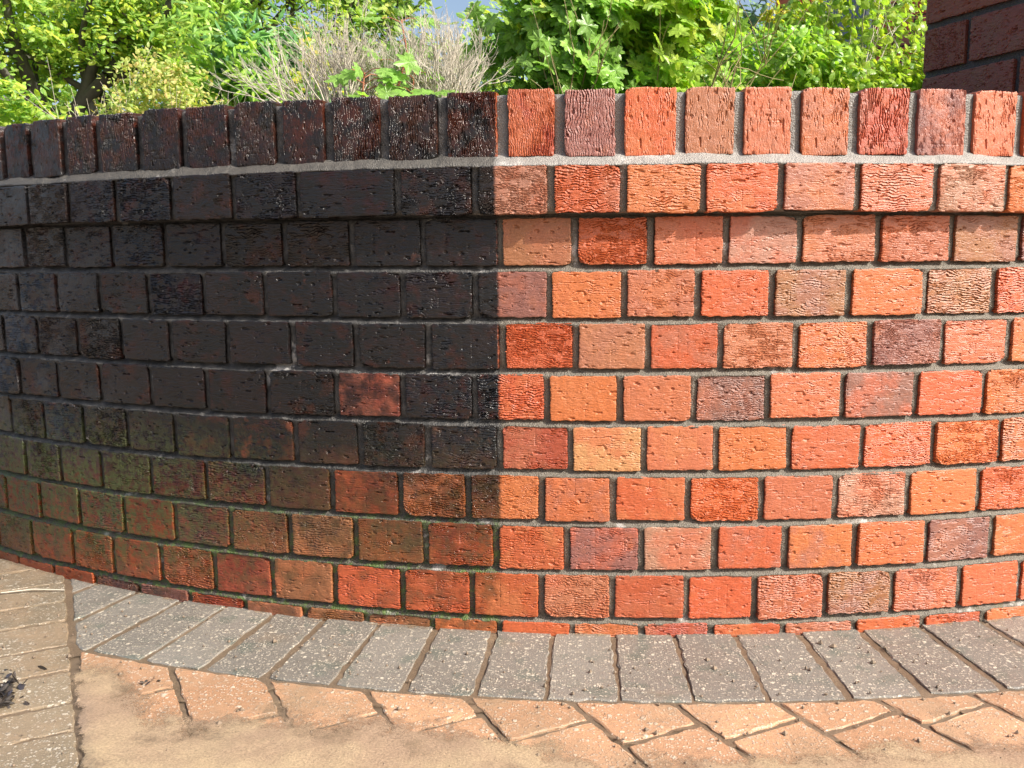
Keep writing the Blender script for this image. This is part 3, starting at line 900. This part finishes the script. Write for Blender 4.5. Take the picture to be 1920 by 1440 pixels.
# ---- two dry twiggy bushes
def twig_bush(loc, fan, n, h, seed, label):
    r = np.random.default_rng(seed)
    e = empty('dry_shrub', loc)
    tag(e, label, 'shrub', 'bare twiggy shrubs')
    tb = Tubes(4); tips = []
    for i in range(n):
        a = r.uniform(*fan)
        grow(tb, (r.normal(0, 0.02), r.normal(0, 0.03), 0), (math.sin(a), r.normal(-0.05, 0.22), math.cos(a)), h * r.uniform(0.36, 0.5), 0.0042, 3, r, tips, 0.30, (3, 4), 0.10, 0.10, 0.62, 0.6)
    link('branches', tb.mesh('branches', M_TWIG), e)
    return e, tips
twig_bush((-0.645, -1.10, 0.86), (-0.72, 0.35), 34, 0.36, 311, 'dense pale bare twig bush fanning to the left over the black coping')
twig_bush((-0.50, -0.98, 0.86), (-0.35, 0.5), 24, 0.34, 313, 'middle pale bare twig bush behind the bright lobed seedling leaves')
twig_bush((-0.385, -1.08, 0.88), (-0.38, 0.5), 26, 0.33, 312, 'bare twig bush with stout forked stems just left of the maple shrub')

# ---- lobed seedlings growing through the twigs
def seedling(loc, h, leaves, size, seed, label, mat=L_SEED):
    r = np.random.default_rng(seed)
    e = empty('sycamore_seedling', loc)
    tag(e, label, 'seedling', 'young lobed-leaf seedlings')
    tb = Tubes(4)
    top = np.array((r.normal(0, 0.02), r.normal(0, 0.02), h))
    tb.add([(0, 0, 0), top * 0.5 + r.normal(0, 0.01, 3), top], [0.004, 0.003, 0.002])
    P = []; D = []
    for i in range(leaves):
        t = r.uniform(0.35, 1.0); a = r.uniform(0, 2 * math.pi)
        b = top * t; q = b + np.array((math.cos(a) * 0.05, math.sin(a) * 0.05 - 0.015, 0.01))
        tb.add([b, (b + q) / 2 + np.array((0, 0, 0.006)), q], [0.0016, 0.0013, 0.001])
        P.append(q); D.append((math.cos(a), math.sin(a), -0.3))
    link('stem', tb.mesh('stem', M_REDSTEM), e)
    Sx, Dx, Nx, sx = leaf_frames(np.array(P), r, size, 0.7, (0.15, -0.5), dirs=np.array(D), rnd=0.25)
    mesh0 = mesh_np('leaf', Vt, Ft, mat)
    for i in range(leaves):
        o = link('leaf', mesh0, e)
        mm = (Matrix((Vector(Sx[i]), Vector(Dx[i]), Vector(Nx[i]))).transposed() * float(sx[i])).to_4x4()
        mm.translation = Vector(P[i]); o.matrix_local = mm
seedling((-0.555, -1.22, 0.86), 0.20, 14, 0.062, 321, 'light green lobed seedling low among the twigs by the black coping')
seedling((-0.46, -1.17, 0.88), 0.20, 12, 0.060, 322, 'light green lobed seedling with a red stem beside the forked twig bush')
seedling((-0.505, -1.12, 1.02), 0.20, 6, 0.085, 323, 'tall seedling whose big lobed leaf tops the twig bushes')
seedling((-0.335, -1.22, 0.88), 0.12, 9, 0.058, 324, 'small lobed seedling between the right twig bush and the maple shrub')
seedling((-0.70, -1.05, 0.86), 0.13, 9, 0.05, 325, 'small lobed seedling at the left foot of the twig bushes')

# ---- generic leafy shrub: stems + foliage
def shrub(name, loc, label, parts, stem, seed, cat='shrub', group=None, nst=9, sth=0.4, str_=0.008):
    r = np.random.default_rng(seed)
    e = empty(name, loc)
    tag(e, label, cat, group)
    tb = Tubes(4); tips = []
    for i in range(nst):
        grow(tb, (r.normal(0, 0.08), r.normal(0, 0.08), 0), (r.normal(0, 0.45), r.normal(0, 0.35), 1), sth, str_, 2, r, tips, 0.4, (2, 3), 0.1, 0.1, 0.75)
    link('stems', tb.mesh('stems', stem), e)
    for (n, c, rad, clumps, sig, kind, mat, size, kw) in parts:
        P = blob(r, n, c, rad, clumps, sig)
        f = link('foliage', leaf_mesh('foliage', P, kind, mat, r, size, **kw), e)
        f['kind'] = 'stuff'
    return e


# dark glossy laurel-like mass left of the twigs
lau = shrub('laurel_shrub', (-1.72, 1.45, 0.57), 'dark green shrub with long upright leaves behind the left twig bush',
      [(3600, (-0.03, 0, 0.72), (0.36, 0.36, 0.60), 90, 0.12, 'narrow', L_LAUREL, 0.100, dict(dirs=None, rnd=0.7)),
       (1000, (-0.12, -0.1, 1.05), (0.38, 0.36, 0.45), 70, 0.10, 'narrow', L_HEDGE_G, 0.095, dict(rnd=0.7))], M_STEM, 331, sth=0.5, str_=0.014)
shrub('golden_shrub', (-2.13, 0.86, 0.57), 'yellow-green fine-leaved shrub with orange tips in front of the big tree',
      [(3200, (0.06, 0, 0.66), (0.25, 0.25, 0.30), 80, 0.14, 'oval', L_GOLD, 0.026, dict(rnd=0.7)),
       (400, (0.08, -0.05, 0.88), (0.2, 0.2, 0.14), 40, 0.10, 'oval', L_GOLD, 0.030, dict(rnd=0.7))], M_TWIG, 332, nst=16, sth=0.42, str_=0.006)
shrub('bright_shrub', (-2.95, 0.75, 0.57), 'fresh green shrub low in front of the tree trunk above the black coping',
      [(2800, (0.0, 0, 0.60), (0.46, 0.35, 0.30), 70, 0.13, 'oval', L_TREE, 0.042, dict(rnd=0.55, flat=0.9))], M_STEM, 333, sth=0.33)
shrub('yellow_sprig_shrub', (-0.98, -0.2, 0.57), 'thin shrub with sparse bright yellow leaves between the dark shrub and the twigs',
      [(420, (0, 0, 0.54), (0.15, 0.16, 0.28), 45, 0.10, 'oval', L_YELLOW, 0.032, dict(rnd=0.6)),
       (300, (0, 0, 0.56), (0.16, 0.16, 0.30), 30, 0.10, 'oval', L_SEED, 0.036, dict(rnd=0.6))], M_TWIG, 334, nst=10, sth=0.28, str_=0.004)
# hedge on the right, small leaves, clipped fairly level
r = np.random.default_rng(341)
hd = empty('privet_hedge', (0.85, -0.22, 0.57))
tag(hd, 'sunlit low hedge of tiny yellow-green leaves reaching the dark brick pier', 'hedge')
tb = Tubes(4); tips = []
for i in range(26):
    grow(tb, (r.uniform(-0.45, 0.45), r.uniform(-0.15, 0.15), 0), (r.normal(0, 0.2), r.normal(0, 0.2), 1), 0.28, 0.005, 2, r, tips, 0.35, (2, 3), 0.1, 0.1, 0.7)
link('stems', tb.mesh('stems', M_TWIG), hd)
for (n, x0, x1, zt, mat, sz, y0) in ((2600, -0.42, 0.02, 0.77, L_HEDGE_G, 0.036, 0.0), (5600, -0.22, 0.44, 0.72, L_HEDGE, 0.028, 0.0)):
    nc_ = 110
    cc = np.stack([r.uniform(x0, x1, nc_), r.uniform(-0.20, 0.22, nc_), r.uniform(0.2, 1, nc_) ** 0.6 * zt], 1)
    cc[:, 2] -= np.abs(r.normal(0, 0.03, nc_))
    P = cc[r.integers(0, nc_, n)] + r.normal(0, 1, (n, 3)) * np.array((0.035, 0.035, 0.03))
    f = link('foliage', leaf_mesh('foliage', P, 'round' if mat is L_HEDGE else 'oval', mat, r, sz, rnd=0.6), hd); f['kind'] = 'stuff'
# taller open shrub by the pier
r = np.random.default_rng(342)
ts = empty('open_shrub', (1.12, 0.02, 0.57))
tag(ts, 'tall thin-branched shrub with sparse round leaves against the dark house bricks', 'shrub')
tb = Tubes(4); tips = []; mids = []
for i in range(12):
    grow(tb, (r.uniform(-0.22, 0.2), r.normal(0, 0.05), 0.3), (r.normal(0, 0.22), r.normal(0, 0.2), 1), 0.40, 0.006, 2, r, tips, 0.4, (2, 3), 0.1, 0.1, 0.62, mid=mids)
link('stems', tb.mesh('stems', M_TWIG), ts)
P = cloud(tips + mids, r, 5, (0.03, 0.03, 0.035))
f = link('foliage', leaf_mesh('foliage', P, 'round', L_HEDGE, r, 0.034, rnd=0.6), ts); f['kind'] = 'stuff'
shrub('yellow_shrub', (0.86, 0.25, 0.57), 'bright yellow-leaved shrub rising above the hedge below the house window',
      [(1400, (0, 0, 0.80), (0.14, 0.12, 0.24), 45, 0.14, 'oval', L_YELLOW, 0.034, dict(rnd=0.6))], M_TWIG, 343, nst=9, sth=0.34, str_=0.005)
shrub('pale_green_shrub', (0.50, 0.35, 0.57), 'soft green small-leaved shrub between the maple shrub and the yellow shrub',
      [(2300, (0, 0, 0.62), (0.28, 0.2, 0.34), 60, 0.13, 'oval', L_HEDGE_G, 0.040, dict(rnd=0.6))], M_STEM, 344, nst=9, sth=0.3, str_=0.005)


# ---- trees
def tree(name, loc, label, stems, seed, leafspec, group=None, depth=4, mat_t=M_BARK, blobs=(), clear=None):
    r = np.random.default_rng(seed)
    e = empty(name, loc)
    tag(e, label, 'tree', group)
    tb = Tubes(7); tips = []; mids = []
    for (b, d, L, rad, sp) in stems:
        grow(tb, b, d, L, rad, depth, r, tips, sp, (2, 3), 0.09, 0.10, 0.74, 0.66, mid=mids)
    link('trunk', tb.mesh('trunk', mat_t), e)
    for (per, sig, kind, mat, size, frac) in leafspec:
        pts = [t[0] for t in tips] + mids
        pts = np.array(pts)
        pts = pts[r.random(len(pts)) < frac]
        P = cloud(list(pts), r, per, sig)
        if clear:
            P = P[~((P[:, 0] > clear[0]) & (P[:, 0] < clear[1]) & (P[:, 2] < clear[2]) & (P[:, 1] < 0.25))]
        for (n, c, rad, cl, sg) in blobs:
            P = np.concatenate([P, blob(r, n, c, rad, cl, sg, 0.5)])
        f = link('crown', leaf_mesh('crown', P, kind, mat, r, size, rnd=0.5, flat=0.9), e); f['kind'] = 'stuff'
    return e


tree('garden_tree', (-3.93, 3.30, 0.57), 'broad tree with a thick forked trunk rising behind the black end of the wall',
     [((0, 0, 0), (-0.10, 0, 1), 0.95, 0.115, 0.55), ((0.20, 0.02, 0), (0.16, -0.05, 1), 1.0, 0.085, 0.5), ((0.02, 0, 0.55), (-0.9, -0.2, 0.9), 0.9, 0.06, 0.5),
      ((0.22, 0.02, 0.7), (0.9, -0.1, 0.6), 0.8, 0.045, 0.45), ((0.0, 0, 0.7), (0.35, -0.35, 1.1), 0.9, 0.06, 0.5)], 351,
     [(22, (0.13, 0.13, 0.085), 'oval', L_TREE, 0.052, 0.85)],
     blobs=[(4200, (-0.5, -0.1, 1.72), (0.75, 0.6, 0.42), 70, 0.11), (4200, (0.5, -0.2, 1.62), (0.65, 0.5, 0.34), 70, 0.10), (2800, (-1.05, -0.1, 0.8), (0.45, 0.4, 0.5), 50, 0.12), (4200, (0.2, 1.0, 0.9), (1.1, 0.3, 0.7), 90, 0.10)], clear=(-0.42, 0.45, 1.32))
tree('open_tree', (-2.35, 4.6, 0.57), 'open-crowned tree with dark bare limbs and sky showing through, between tree and dark shrub',
     [((0, 0, 0), (-0.05, 0, 1), 1.1, 0.08, 0.55), ((0, 0, 0.6), (0.7, -0.1, 1), 0.9, 0.05, 0.5), ((0, 0, 0.9), (-0.7, 0, 0.8), 0.9, 0.05, 0.5)], 352,
     [(12, (0.12, 0.12, 0.07), 'oval', L_FAR, 0.080, 0.85)], blobs=[(1800, (0.2, 0, 1.5), (1.0, 0.6, 0.6), 60, 0.12)])
for i, (x, y, s_, lab, lm) in enumerate([(-6.3, 6.2, 1.0, 'big far tree filling the top left corner behind the forked tree', L_TREE),
                                 (-1.55, 7.2, 0.75, 'pale far tree above the left twig bush', L_FAR),
                                 (1.25, 6.4, 0.78, 'dusky blue-green far tree between the maple shrub and the house', L_FARBLUE)]):
    tree('far_tree', (x, y, 0.57), lab, [((0, 0, 0), (0.02, 0, 1), 1.15 * s_, 0.09, 0.5), ((0, 0, 0.6), (0.6, -0.2, 1), 1.0 * s_, 0.05, 0.5), ((0, 0, 0.6), (-0.6, -0.2, 1), 1.0 * s_, 0.05, 0.5)],
         360 + i, [(10 if i == 0 else 8, (0.16, 0.16, 0.1), 'oval', lm, 0.10, 0.85)],
         blobs=[((5200, 2600, 2400)[i], (0, 0, 1.75 if i else 2.0), ((2.2, 0.8, 1.6), (0.95, 0.6, 0.75), (0.8, 0.6, 0.75))[i], (110, 45, 50)[i], 0.13)])

# ------------------------------------------------------------------ the brick pier at the right
def wall_panel(parent, origin, ux, nrm_, n_b, n_c, bw, ch, joint, mat, offset_odd, cols, seed, half=0, face_out=0.0, length=None):
    """courses of bricks on a flat face; ux runs along the face, nrm_ looks outwards"""
    r = random.Random(seed)
    ux = Vector(ux).normalized()
    bms = [brick_mesh('brick', bw - joint, ch - joint, 0.045, np.random.default_rng(seed + q), mat, 0.0024, 0.55 + 0.12 * q, 0.0009) for q in range(4)]
    ang = math.atan2(ux.y, ux.x)
    for c in range(n_c):
        x = 0.0
        odd = (c + half) % 2
        widths = ([bw / 2] if odd else []) + [bw] * n_b
        L = length or n_b * bw
        for w in widths:
            w2 = min(w, L - x)
            if w2 < 0.03: break
            o = link('brick', r.choice(bms), parent)
            p = Vector(origin) + ux * (x + w2 / 2) + Vector((0, 0, ch * (c + 0.5))) + Vector(nrm_) * (0.004 + r.gauss(0, 0.0006))
            o.location = p
            o.rotation_euler = (0, 0, ang)
            o.scale = ((w2 - joint) / (bw - joint), 1, 1)
            k = PAL[r.choice(cols)]
            o.color = (*k, 1)
            x += w2


def box_mesh(name, pts, z0, z1, mat):
    n = len(pts)
    V = [(x, y, z0) for x, y in pts] + [(x, y, z1) for x, y in pts]
    i = np.arange(n); j = (i + 1) % n
    return mesh_np(name, V, [np.stack([i, j, j + n, i + n], 1), (np.arange(n) + n).reshape(1, n), np.arange(n)[::-1].reshape(1, n)], mat)


A = np.array((0.645, -1.790)); dv = np.array((0.440, -0.898)); nvo = np.array((-0.898, -0.440))
PIER_L, PIER_W = 0.318, 0.32
pier = empty('brick_pier', (A[0], A[1], 0.0))
tag(pier, 'dark red brick pier in shade at the right end behind the coping', 'pier')
inn = [A - nvo * 0.004 + dv * 0.004, A - nvo * 0.004 + dv * (PIER_L - 0.004), A - nvo * PIER_W + dv * (PIER_L - 0.004), A - nvo * PIER_W + dv * 0.004]
core = link('mortar', box_mesh('mortar', [tuple(p - A) for p in inn], 0.0, 1.09, M_MORTAR_PIER), pier)
PCH = 0.0876
# joint heights surveyed: 0.918 and 1.005
zb = 0.918 - 11 * PCH + 0.0066 - 0.0066
org = (0.0, 0.0, 0.918 - 10 * PCH)
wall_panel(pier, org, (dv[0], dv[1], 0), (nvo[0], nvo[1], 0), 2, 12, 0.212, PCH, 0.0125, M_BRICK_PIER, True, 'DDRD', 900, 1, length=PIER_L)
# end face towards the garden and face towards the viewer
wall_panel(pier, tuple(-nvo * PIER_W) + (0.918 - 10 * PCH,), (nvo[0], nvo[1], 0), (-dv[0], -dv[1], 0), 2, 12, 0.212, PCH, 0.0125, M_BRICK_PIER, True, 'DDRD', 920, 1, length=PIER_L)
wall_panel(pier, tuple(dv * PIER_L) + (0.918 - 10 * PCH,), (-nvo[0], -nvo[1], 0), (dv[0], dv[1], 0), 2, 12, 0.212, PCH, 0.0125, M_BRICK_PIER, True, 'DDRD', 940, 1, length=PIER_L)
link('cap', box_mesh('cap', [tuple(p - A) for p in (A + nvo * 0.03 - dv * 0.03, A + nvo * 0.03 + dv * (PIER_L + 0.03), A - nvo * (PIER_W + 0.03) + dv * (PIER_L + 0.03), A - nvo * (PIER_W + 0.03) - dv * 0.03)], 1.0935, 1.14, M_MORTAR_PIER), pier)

# ------------------------------------------------------------------ the house behind the hedge
M_FRAME = mat_plain('white_frame', (0.72, 0.73, 0.75), (0.80, 0.80, 0.80), 0.4, 20.0, 0.0005)
gg = G('window_glass'); M_GLASS = gg.out(gg.bsdf((0.10, 0.13, 0.17), 0.05, None, 0.8))
M_SLATE = mat_plain('roof_tile', (0.09, 0.06, 0.05), (0.16, 0.09, 0.07), 0.8, 14.0, 0.004)
house = empty('brick_house', (1.14, 2.20, 0.57))
house.rotation_euler = (0, 0, -math.radians(31))
tag(house, 'red brick house with a pale window partly hidden behind the yellow hedge', 'house')
# body sits behind the brick face, window bay x 0.235..0.55
W0, W1, WB, WT = 0.24, 0.56, 0.90, 2.0
link('wall', box_mesh('wall', [(0.006, 0.006), (W0, 0.006), (W0, 0.30), (0.006, 0.30)], 0, 2.8, M_MORTAR_PIER), house)
link('wall', box_mesh('wall', [(W0, 0.008), (W1, 0.008), (W1, 0.30), (W0, 0.30)], 0, WB, M_MORTAR_PIER), house)
link('wall', box_mesh('wall', [(W0, 0.008), (W1, 0.008), (W1, 0.30), (W0, 0.30)], WT, 2.8, M_MORTAR_PIER), house)
link('wall', box_mesh('wall', [(W1, 0.006), (3.0, 0.006), (3.0, 0.30), (W1, 0.30)], 0, 2.8, M_MORTAR_PIER), house)
link('wall', box_mesh('wall', [(0.006, 0.301), (3.0, 0.301), (3.0, 4.0), (0.006, 4.0)], 0, 2.8, M_MORTAR_PIER), house)
wall_panel(house, (0, 0, 0.60), (1, 0, 0), (0, -1, 0), 1, 14, 0.235, 0.078, 0.011, M_BRICK_HOUSE, True, 'DRRK', 960)
wall_panel(house, (W0, 0, 0.60), (1, 0, 0), (0, -1, 0), 1, 3, 0.32, 0.078, 0.011, M_BRICK_HOUSE, True, 'DRRK', 970)
wall_panel(house, (W1 + 0.005, 0, 0.60), (1, 0, 0), (0, -1, 0), 3, 14, 0.225, 0.078, 0.011, M_BRICK_HOUSE, True, 'DDDP', 980)
win = link('window', box_mesh('window', [(W0 + 0.002, 0.06), (W1 - 0.002, 0.06), (W1 - 0.002, 0.11), (W0 + 0.002, 0.11)], WB + 0.002, WT - 0.002, M_FRAME), house)
link('pane', box_mesh('pane', [(W0 + 0.05, 0.05), (W1 - 0.05, 0.05), (W1 - 0.05, 0.057), (W0 + 0.05, 0.057)], WB + 0.06, WT - 0.05, M_GLASS), win)
link('sill', box_mesh('sill', [(W0 - 0.03, -0.05), (W1 + 0.03, -0.05), (W1 + 0.03, 0.055), (W0 - 0.03, 0.055)], WB - 0.055, WB - 0.002, M_FRAME), win)
rv = [(-0.2, -0.3, 2.8), (3.2, -0.3, 2.8), (3.2, 2.1, 4.0), (-0.2, 2.1, 4.0), (-0.2, 4.4, 2.8), (3.2, 4.4, 2.8)]
link('roof', mesh_np('roof', rv, [np.array([[0, 1, 2, 3], [3, 2, 5, 4], [0, 4, 5, 1]]), np.array([[0, 3, 4], [1, 5, 2]])], M_SLATE), house)

# pale dish-shaped lamp hood on the house wall
r = np.random.default_rng(5)
a = np.linspace(0, 2 * math.pi, 25)[:-1]
Vd = []; 
for t, q in ((0.0, 0.001), (0.35, 0.03), (0.7, 0.055), (1.0, 0.068)):
    Vd.append(np.stack([np.cos(a) * q, np.full_like(a, -0.05 + 0.03 * t * t - 0.02), np.sin(a) * q], 1))
for q in (0.066, 0.04, 0.001):
    Vd.append(np.stack([np.cos(a) * q, np.full_like(a, -0.030 - 0.012 * (1 - q / 0.066)), np.sin(a) * q], 1))
Vd = np.concatenate(Vd); nn = 24
Fd = np.concatenate([np.stack([i * nn + np.arange(nn), i * nn + (np.arange(nn) + 1) % nn, (i + 1) * nn + (np.arange(nn) + 1) % nn, (i + 1) * nn + np.arange(nn)], 1) for i in range(6)])
dish = empty('wall_dish', (1.20, 2.19, 0.57 + 0.915))
tag(dish, 'small pale rounded dish fixed to the brick house corner above the hedge', 'dish')
link('dish_bowl', mesh_np('dish_bowl', Vd, Fd, M_FRAME, smooth=True), dish)
link('bracket', box_mesh('bracket', [(-0.012, -0.04), (0.012, -0.04), (0.012, 0.01), (-0.012, 0.01)], -0.012, 0.012, M_FRAME), dish)

# slim post far behind the twigs
M_POST = mat_plain('post_paint', (0.07, 0.085, 0.13), (0.10, 0.12, 0.17), 0.45, 10.0, 0.001)
post = empty('lamp_post', (-1.94, 5.62, 0.57))
tag(post, 'slim dark blue-grey post standing far behind the twig bushes', 'post')
tb = Tubes(12); tb.add([(0, 0, 0), (0, 0, 1.0), (0, 0, 4.2)], [0.045, 0.032, 0.026]); link('shaft', tb.mesh('shaft', M_POST), post)
tb = Tubes(12); tb.add([(0, 0, 0), (0, 0, 0.5), (0, 0, 0.55)], [0.06, 0.06, 0.045]); link('base', tb.mesh('base', M_POST), post)
link('lamp_head', box_mesh('lamp_head', [(-0.05, -0.35), (0.05, -0.35), (0.05, 0.06), (-0.05, 0.06)], 4.2, 4.27, M_POST), post)

# ------------------------------------------------------------------ litter on the paving
M_WETLEAF = mat_leaf('wet_dead_leaf', [(0.025, 0.023, 0.025), (0.05, 0.04, 0.035), (0.08, 0.07, 0.06), (0.035, 0.035, 0.05)], 0.1, 0.2)
r = np.random.default_rng(71)
P = np.stack([r.normal(-0.785, 0.020, 150), r.normal(-2.560, 0.026, 150), r.uniform(0.001, 0.009, 150)], 1)
lm = link('leaf_litter', leaf_mesh('leaf_litter', P, 'oval', M_WETLEAF, r, 0.015, rnd=0.5, flat=0.9, lean=(0, 0)))
tag(lm, 'dark wet clump of dead leaf mush on the left paving blocks', 'leaf litter', kind='stuff')
P = np.stack([r.normal(-0.600, 0.012, 7), r.normal(-2.50, 0.007, 7), r.uniform(0.002, 0.005, 7)], 1)
lm2 = link('leaf_litter', leaf_mesh('leaf_litter', P, 'oval', M_WETLEAF, r, 0.009, rnd=0.3, flat=1.0, lean=(0, 0)))
tag(lm2, 'small scraps of dead leaf on the first tan block beside the grey border', 'leaf litter', kind='stuff')
M_GRIT = mat_plain('grit', (0.05, 0.04, 0.03), (0.30, 0.22, 0.15), 0.8, 90.0, 0.001)
n = 1000
gx = r.uniform(-1.1, 0.85, n); gy = -np.sqrt(np.maximum(r.uniform(2.34, 3.0, n) ** 2 - gx ** 2, 0.5))
oc = np.array([(1, 0, 0), (-1, 0, 0), (0, 1, 0), (0, -1, 0), (0, 0, 1), (0, 0, -1)], float)
of = np.array([(0, 2, 4), (2, 1, 4), (1, 3, 4), (3, 0, 4), (2, 0, 5), (1, 2, 5), (3, 1, 5), (0, 3, 5)])
sz = r.gamma(2.0, 0.0006, n) + 0.0005
V = np.stack([gx, gy, np.full(n, 0.0018)], 1)[:, None, :] + oc[None] * sz[:, None, None] * r.uniform(0.5, 1.4, (n, 6, 1))
gr = link('grit', mesh_np('grit', V.reshape(-1, 3), (of[None] + (np.arange(n) * 6)[:, None, None]).reshape(-1, 3), M_GRIT))
tag(gr, 'loose crumbs of grit scattered over the wet paving', 'grit', kind='stuff')
tb = Tubes(5); tb.add([(-1.02, -2.185, 0.004), (-0.97, -2.17, 0.006), (-0.915, -2.165, 0.004)], [0.0012, 0.0014, 0.001])
st = link('straw', tb.mesh('straw', M_TWIG))
tag(st, 'pale straw stalk lying on the left paving near the wall foot', 'straw')
